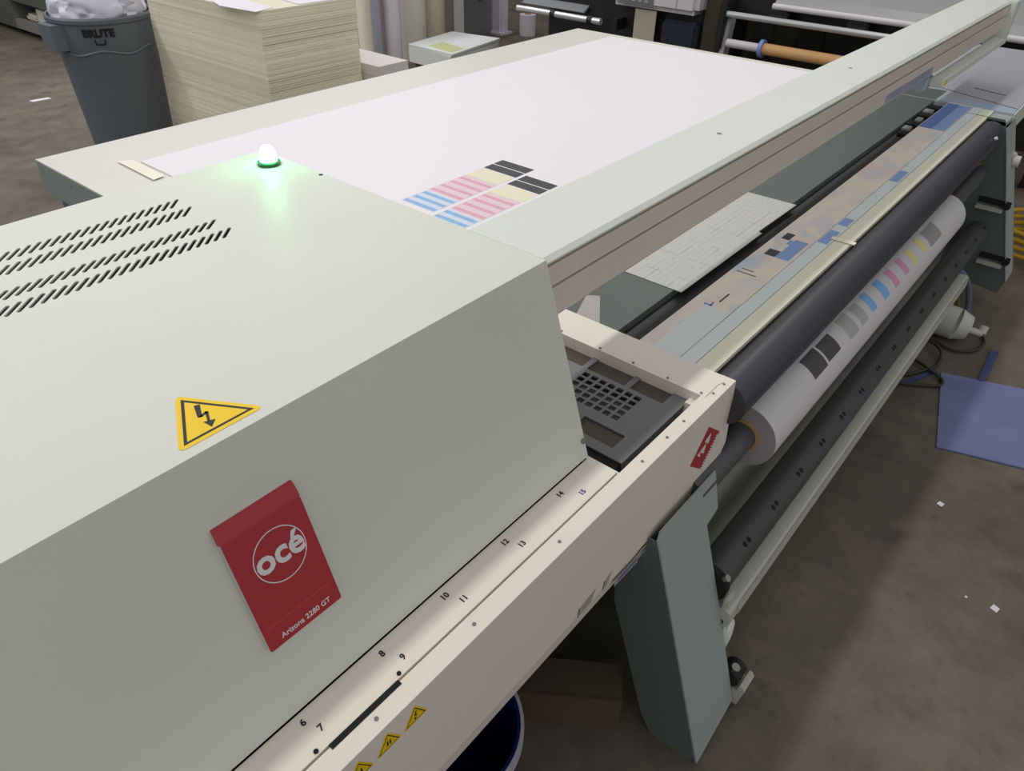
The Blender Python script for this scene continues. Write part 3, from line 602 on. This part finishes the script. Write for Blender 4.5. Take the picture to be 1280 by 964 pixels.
tag(tube('olive_cable', [(3.25, 0.34, 0.255), (3.30, 0.30, 0.18), (3.33, 0.25, 0.07), (3.33, 0.24, 0.008)], 0.008, M['gcable']), 'olive green cable hanging beside the grey blue cable', 'cable')
tag(obj('black_clip', B(2.90, 2.95, 0.36, 0.40, 0.0, 0.07, 0.01), M['black']), 'small black block on the floor beneath the rail', 'block')
yh = []
for k in range(40):
    a = k*0.62; yh.append((4.35+0.22*math.cos(a)+0.01*math.sin(3*a), 0.12+0.20*math.sin(a), 0.02+0.0035*k))
tag(tube('yellow_hose', yh, 0.012, M['ycable']), 'coiled yellow hose on the floor past the far leg', 'hose')
r = bmesh.new(); bmesh.ops.create_icosphere(r, subdivisions=3, radius=1)
random.seed(3)
for v in r.verts:
    k = 1+0.12*math.sin(7*v.co.x+3*v.co.z)*math.cos(5*v.co.y); v.co = Vector((1.095+0.024*k*v.co.x, 0.248+0.016*k*v.co.y, 0.188+0.058*k*v.co.z))
tag(obj('pale_rag', r, M['rag'], smooth=True), 'pale greenish rag hanging below the rail beside the near leg', 'rag')
# things in the dark below the tray
b = thing('blue_pail', 'blue plastic pail with a white rim on the floor under the tray', 'pail', (0.485, 0.54, 0))
obj('pail_body', lathe([(0.12, 0.0), (0.145, 0.30), (0.139, 0.30), (0.115, 0.012)], (0.485, 0.54), 48, cap=False), M['pail'], b, smooth=True)
obj('pail_floor', cyl((0.485, 0.54, 0.004), (0.485, 0.54, 0.012), 0.115, seg=48), M['pail'], b)
obj('pail_rim', ring((0.485, 0.54, 0.275), (0.485, 0.54, 0.302), 0.152, 0.1455, 48), M['pailrim'], b, smooth=True)
obj('pail_rib', ring((0.485, 0.54, 0.235), (0.485, 0.54, 0.245), 0.148, 0.1415, 48), M['pail'], b, smooth=True)
c = thing('cardboard_box', 'dim brown cardboard box on the floor behind the near leg', 'box', (0.80, 0.46, 0))
obj('box_body', prism([(0.69, 0.57), (0.84, 0.35), (0.92, 0.40), (0.77, 0.62)], 0.0, 0.115, 'z'), M['cardbox'], c)
obj('box_flap', prism([(0.735, 0.50), (0.84, 0.35), (0.845, 0.353), (0.74, 0.503)], 0.1155, 0.118, 'z'), M['cardbox'], c)
tag(obj('navy_bag', B(0.74, 0.98, 0.66, 0.74, 0.0, 0.42, 0.03), M['navy']), 'dark navy fabric bag standing in the shade behind the cardboard box', 'bag')

# ------------------------------------------------------------------ trash can
tc = thing('trash_can', 'large grey-blue plastic waste bin with a raised brand word, behind the printer', 'bin', (2.1, 4.89, 0))
C0 = (2.1, 4.89)
obj('bin_body', lathe([(0.236, 0.0), (0.270, 0.63), (0.276, 0.645), (0.280, 0.765), (0.272, 0.765), (0.264, 0.63), (0.230, 0.02)], C0, 56, cap=False), M['trash'], tc, smooth=True)
obj('bin_floor', cyl((2.1, 4.89, 0.005), (2.1, 4.89, 0.02), 0.226, seg=48), M['trash'], tc)
obj('bin_rim', lathe([(0.280, 0.765), (0.291, 0.77), (0.293, 0.79), (0.285, 0.80), (0.275, 0.797), (0.272, 0.765)], C0, 56, cap=False), M['trash'], tc, smooth=True)
def wrap(o, zc, rr, a0):
    for v in o.data.vertices:
        u, t_, h = v.co
        a = a0+u/rr; r_ = rr+0.001+h+0.02*(t_/0.3)
        v.co = (C0[0]+r_*math.cos(a), C0[1]+r_*math.sin(a), zc+t_)
a0 = math.atan2(-4.89, -2.1)-0.13
o = text('bin_lettering', 'BRUTE', 0.056, (0, 0, 0), X, Y, M['ink'], None, bold=0.003, ext=0.0025); wrap(o, 0.722, 0.279, a0); put(o, tc)
bm = bmesh.new()
slab([(-0.030, 0.0), (-0.024, 0.0), (-0.020, -0.023), (0.020, -0.023), (0.024, 0.0), (0.030, 0.0), (0.025, -0.030), (-0.025, -0.030)], (0, 0, 0), X, Y, 0.004, bm)
o = obj('bin_emblem', bm, M['ink']); wrap(o, 0.692, 0.278, a0); put(o, tc)
bm = bmesh.new(); n = 24; rows = []
for i in range(n+1):
    u = -0.30+0.60*i/n; zc = 0.615+0.012*math.cos(u*22); a = a0+u/0.27
    rows.append([bm.verts.new((C0[0]+(0.2715+dr)*math.cos(a), C0[1]+(0.2715+dr)*math.sin(a), zc+dz)) for dr, dz in ((0, -0.008), (0.006, 0), (0, 0.008))])
for p_, q_ in zip(rows, rows[1:]):
    for k in range(2): bm.faces.new((p_[k], q_[k], q_[k+1], p_[k+1]))
obj('bin_moulding', bm, M['trash'], tc, smooth=True)
ha = a0-0.98
hp = [(C0[0]+(0.285+d)*math.cos(ha+k), C0[1]+(0.285+d)*math.sin(ha+k), z) for k, d, z in ((-.25, 0, .70), (-.2, .05, .69), (0, .06, .66), (.2, .05, .69), (.25, 0, .70))]
obj('bin_handle', prism([(C0[0]+0.27*math.cos(ha-.3), C0[1]+0.27*math.sin(ha-.3)), (C0[0]+0.34*math.cos(ha-.2), C0[1]+0.34*math.sin(ha-.2)), (C0[0]+0.34*math.cos(ha+.2), C0[1]+0.34*math.sin(ha+.2)), (C0[0]+0.27*math.cos(ha+.3), C0[1]+0.27*math.sin(ha+.3))], 0.63, 0.765, 'z'), M['trash'], tc)
bm = bmesh.new(); bmesh.ops.create_icosphere(bm, subdivisions=5, radius=1)
from mathutils import noise
for v in bm.verts:
    d = noise.noise(v.co*2.3)*0.22+noise.noise(v.co*6)*0.10+noise.noise(v.co*13)*0.04
    k = 1+d; v.co = Vector((2.1+0.262*v.co.x*min(k, 1.0), 4.89+0.262*v.co.y*min(k, 1.0), 0.82+0.20*v.co.z*k))
tag(obj('plastic_bag_waste', bm, M['bag'], smooth=True), 'crumpled white plastic film heaped in the top of the grey bin', 'waste')

# ------------------------------------------------------------------ stack of plastic sheets
random.seed(11)
N = 78; t_ = 0.94/N   # 12 mm boards
first = None
for k in range(N):
    if first is None:
        o = obj('plastic_sheet', B(0, 0.62, 0, 1.10, 0.0003, t_-0.0006), M['sheet1']); first = o; first2 = None
        tag(o, 'cream corrugated plastic sheet in the tall stack behind the printer table', 'sheet', 'cream plastic sheets in the tall stack')
    else:
        o = first.copy(); COL.objects.link(o)
        if k == 1: alt = first.data.copy(); alt.materials.clear(); alt.materials.append(M['sheet2'])
        if random.random() < 0.45: o.data = alt
    o.location = (2.255+random.uniform(-.0015, .0015)+0.004*math.sin(k*.21), 3.50+random.uniform(-.0015, .0015)+0.004*math.sin(k*.33), k*t_)
tag(obj('loose_paper', prism([(2.24, 3.485), (2.37, 3.53), (2.42, 4.0), (2.29, 3.98), (2.21, 3.75)], 0.9405, 0.943, 'z'), M['board']), 'white paper over the near corner of the tall plastic stack', 'paper')
tag(obj('loose_paper', prism([(2.52, 3.515), (2.80, 3.51), (2.84, 3.80), (2.56, 3.85)], 0.9405, 0.944, 'z'), M['board']), 'white paper on the right end of the tall plastic stack', 'paper')
for k in range(10):
    o = obj('foam_board', B(2.90, 3.125+0.003*(k % 3), 3.372+0.004*(k % 2), 4.2, 0.06*k+0.0005, 0.06*k+0.0585), M['pile' if k > 7 else 'sheet1'])
    tag(o, 'cream foam board in the low pile right of the tall stack', 'board', 'foam boards in the low pile') if k < 9 else tag(o, 'topmost white foam board of the low pile right of the tall stack', 'board')

# ------------------------------------------------------------------ standing rolls and cabinet behind the table
def stand(name, x, y, r, h, m, lab, cat='roll', hollow=True):
    t = thing(name, lab, cat, (x, y, 0))
    obj('roll_body', ring((x, y, 0), (x, y, h), r, r*0.45, 36), m, t, smooth=True)
    obj('roll_core', ring((x, y, 0.002), (x, y, h+0.01), r*0.44, r*0.36, 28), M['core'], t, smooth=True)
stand('standing_roll', 4.45, 5.32, 0.060, 1.4, M['tubecream'], 'slim cream roll standing next to the tall plastic stack')
stand('standing_roll', 4.62, 5.40, 0.065, 1.4, M['tubefilm'], 'blue grey film roll standing second from the tall stack')
stand('standing_roll', 4.77, 5.32, 0.070, 1.4, M['tubelilac'], 'lilac white roll standing between the blue grey film roll and the wide beige roll')
stand('standing_roll', 5.06, 5.36, 0.115, 1.4, M['tubebeige'], 'wide beige grey roll standing in the middle of the row')
stand('standing_roll', 5.36, 5.40, 0.105, 1.4, M['tubeolive'], 'wide olive beige roll standing right of the beige grey one')
stand('standing_roll', 5.66, 5.55, 0.09, 1.4, M['tubedark'], 'taupe roll standing next to the slate cabinet')
stand('standing_roll', 4.92, 5.62, 0.08, 1.4, M['tubedark'], 'dark taupe roll in the shade between lilac and beige rolls')
cb = thing('slate_cabinet', 'dark slate grey cabinet standing behind the rolls', 'cabinet', (6.1, 5.75, 0))
obj('cabinet_body', B(5.80, 6.42, 5.60, 6.1, 0, 1.1, 0.006), M['cabinet'], cb)
obj('cabinet_side_panel', B(5.80, 5.98, 5.592, 5.599, 0.02, 1.08), M['greypl'], cb)
obj('cabinet_handle', B(6.20, 6.27, 5.57, 5.60, 0.345, 0.365, 0.004), M['steel'], cb)
cl = thing('pale_column', 'pale lilac grey post standing right of the slate cabinet', 'post', (6.5, 5.55, 0))
obj('post_shaft', B(6.43, 6.56, 5.48, 5.62, 0, 1.2, 0.02), M['column'], cl)
obj('post_foot', B(6.40, 6.59, 5.45, 5.65, 0, 0.02), M['column'], cl)
stand('short_roll', 6.63, 5.28, 0.085, 0.20, M['tubelilac'], 'short pinkish white roll standing beside the pale post')
ps = thing('sheet_pallet', 'low stack of pale grey sheets with a lime label behind the table', 'stack', (4.95, 4.7, 0))
obj('top_sheet', prism([(4.58, 4.42), (5.33, 4.55), (5.24, 5.05), (4.60, 4.95)], 0.235, 0.25, 'z'), M['greypl'], ps)
obj('lower_sheet', prism([(4.57, 4.43), (5.32, 4.56), (5.24, 5.05), (4.60, 4.95)], 0.11, 0.233, 'z'), M['greypl'], ps)
obj('pallet_base', prism([(4.60, 4.46), (5.28, 4.58), (5.2, 5.0), (4.64, 4.92)], 0.0, 0.108, 'z'), M['cardbox'], ps)
obj('label', prism([(4.62, 4.46), (4.80, 4.49), (4.86, 4.80), (4.66, 4.78)], 0.2503, 0.2508, 'z'), M['lime'], ps)

# ------------------------------------------------------------------ wide-format printers in the background
w1 = thing('roll_printer', 'black wide-format roll printer with grey curved cover on a stand behind the gantry', 'printer', (5.5, 1.5, 0))
obj('front_bar', cyl((5.2, 0.55, 0.722), (5.2, 2.41, 0.722), 0.020, seg=20), M['steel'], w1, smooth=True)
obj('printer_body', B(5.38, 5.85, 0.3, 2.52, 0.70, 0.86, 0.01), M['machblk'], w1)
obj('top_cover', prism([(5.24, 0.80), (5.30, 0.86), (5.95, 1.02), (5.95, 0.98), (5.30, 0.825)], 0.3, 2.10, 'y'), M['machgrey'], w1)
obj('cover_edge', cyl((5.235, 0.3, 0.80), (5.235, 2.10, 0.80), 0.018, seg=16), M['machwhite'], w1, smooth=True)
for yy in (2.08, 1.56):
    obj('feed_bracket', B(5.26, 5.37, yy-0.09, yy+0.05, 0.70, 0.80, 0.008), M['machblk'], w1)
    for k in range(3): obj('bracket_fin', B(5.25, 5.26, yy-0.08, yy+0.04, 0.71+0.028*k, 0.72+0.028*k), M['gap'], w1)
obj('side_frame', B(5.22, 5.60, 2.41, 2.47, 0.20, 0.80, 0.01), M['machblk'], w1)
obj('stand_leg', prism([(5.12, 0.0), (5.22, 0.0), (5.30, 0.70), (5.22, 0.70)], 2.37, 2.405, 'y'), M['machgrey'], w1)
obj('stand_leg', B(5.3, 5.4, 0.3, 0.36, 0.0, 0.70), M['machblk'], w1)
obj('stand_foot', B(5.0, 5.8, 2.36, 2.46, 0.0, 0.06, 0.01), M['machblk'], w1)
obj('bar_holder', B(5.17, 5.24, 2.395, 2.43, 0.50, 0.76, 0.005), M['machblk'], w1)
k1 = thing('kraft_roll', 'tan kraft paper roll with a blue end cap on the roll printer', 'roll', (5.2, 1.5, 0.545))
obj('kraft_paper', cyl((5.2, 0.55, 0.545), (5.2, 2.09, 0.545), 0.036, seg=28), M['kraft'], k1, smooth=True)
obj('end_cap', cyl((5.2, 2.09, 0.545), (5.2, 2.115, 0.545), 0.056, seg=28), M['cap'], k1, smooth=True)
obj('white_core', cyl((5.2, 2.115, 0.545), (5.2, 2.36, 0.545), 0.027, seg=24), M['machwhite'], k1, smooth=True)
pt = thing('board_partition', 'dark brown upright boards behind the roll printer', 'partition', (6.1, 1.5, 0))
for k in range(14):
    obj('board', B(6.08+0.01*(k % 2), 6.12+0.01*(k % 2), 0.0+0.2*k, 0.195+0.2*k, 0, 1.0), M['partition'], pt)
w2 = thing('film_printer', 'black wide-format printer with a white end housing and bright feed bar', 'printer', (5.5, 3.4, 0))
obj('white_housing', B(5.2, 5.75, 2.63, 3.36, 0.672, 1.05, 0.035), M['machwhite'], w2)
obj('housing_display', B(5.193, 5.199, 2.98, 3.27, 0.695, 0.85), M['cabinet'], w2)
bm = bmesh.new()
for k in range(4): B(5.189, 5.192, 3.02+0.055*k, 3.05+0.055*k, 0.715, 0.735+0.012*(k % 2), bm=bm)
obj('display_keys', bm, M['machgrey'], w2)
obj('housing_seam', B(5.197, 5.2005, 2.79, 2.795, 0.69, 1.0), M['machgrey'], w2)
obj('lower_body', B(5.32, 5.8, 2.63, 4.02, 0.30, 0.67, 0.01), M['machblk'], w2)
obj('navy_cover', B(5.24, 5.318, 2.63, 2.92, 0.2, 0.62, 0.02), M['navy'], w2)
obj('upper_body', B(5.45, 5.9, 3.40, 4.6, 0.68, 0.95, 0.01), M['machblk'], w2)
obj('film_panel', prism([(5.25, 0.575), (5.45, 0.70), (5.46, 0.69), (5.26, 0.565)], 3.62, 4.25, 'y'), M['cabinet'], w2)
obj('stand_foot', B(5.1, 5.8, 2.70, 2.78, 0.0, 0.10), M['machblk'], w2)
obj('stand_leg', B(5.4, 5.5, 2.70, 2.78, 0.10, 0.30), M['machblk'], w2)
obj('stand_leg', B(5.4, 5.5, 3.9, 3.98, 0.0, 0.30), M['machblk'], w2)
for (y0, y1) in ((3.42, 3.50), (3.54, 3.86), (3.90, 4.25)): obj('feed_bar', cyl((5.2, y0, 0.541), (5.2, y1, 0.541), 0.024, seg=18), M['steel'], w2, smooth=True)
for yy in (3.52, 3.88): obj('bar_coupler', cyl((5.2, yy-0.02, 0.541), (5.2, yy+0.02, 0.541), 0.032, seg=18), M['black'], w2, smooth=True)
obj('bar_arm', B(5.19, 5.319, 3.27, 3.30, 0.50, 0.58), M['machblk'], w2)
tag(obj('hanging_paper', B(5.225, 5.232, 2.96, 3.14, 0.30, 0.665), M['beigepap']), 'beige paper strip hanging below the white printer housing', 'paper')
op = thing('olive_post', 'dark olive brown wooden post between the two wide-format printers', 'post', (5.45, 2.55, 0))
obj('post_shaft', B(5.87, 5.99, 2.525, 2.615, 0, 1.4), M['olive'], op)
obj('post_board', B(5.30, 5.33, 2.48, 2.61, 0, 1.2), M['olive'], op)

# ------------------------------------------------------------------ bench at far left
bn = thing('low_bench', 'low grey-green bench with an open shelf at the far left behind the bin', 'bench', (3.2, 8.6, 0))
obj('bench_end', B(3.0, 3.6, 8.90, 9.9, 0.05, 0.6), M['crate'], bn)
obj('bench_top', B(3.0, 3.6, 7.0, 8.895, 0.31, 0.60), M['crate'], bn)
obj('bench_rail', B(2.99, 3.05, 7.0, 8.895, 0.06, 0.145), M['benchrail'], bn)
obj('bench_back', B(3.5, 3.55, 7.0, 8.895, 0.06, 0.309), M['void'], bn)
obj('bench_shelf', B(3.051, 3.499, 7.0, 8.895, 0.10, 0.12), M['void'], bn)
obj('bench_shadow_block', B(3.08, 3.6, 7.0, 9.9, 0.0, 0.049), M['void'], bn)  # black block painting in the shadow beneath the bench
tag(obj('beige_carton', B(3.06, 3.2, 8.32, 8.50, 0.1205, 0.27, 0.004), M['tubecream']), 'upright beige carton on the open shelf of the low bench', 'box')
tag(obj('beige_bundle', B(3.08, 3.25, 8.60, 8.84, 0.1205, 0.19, 0.02), M['tubecream']), 'small beige bundle on the shelf left of the upright carton', 'bundle')
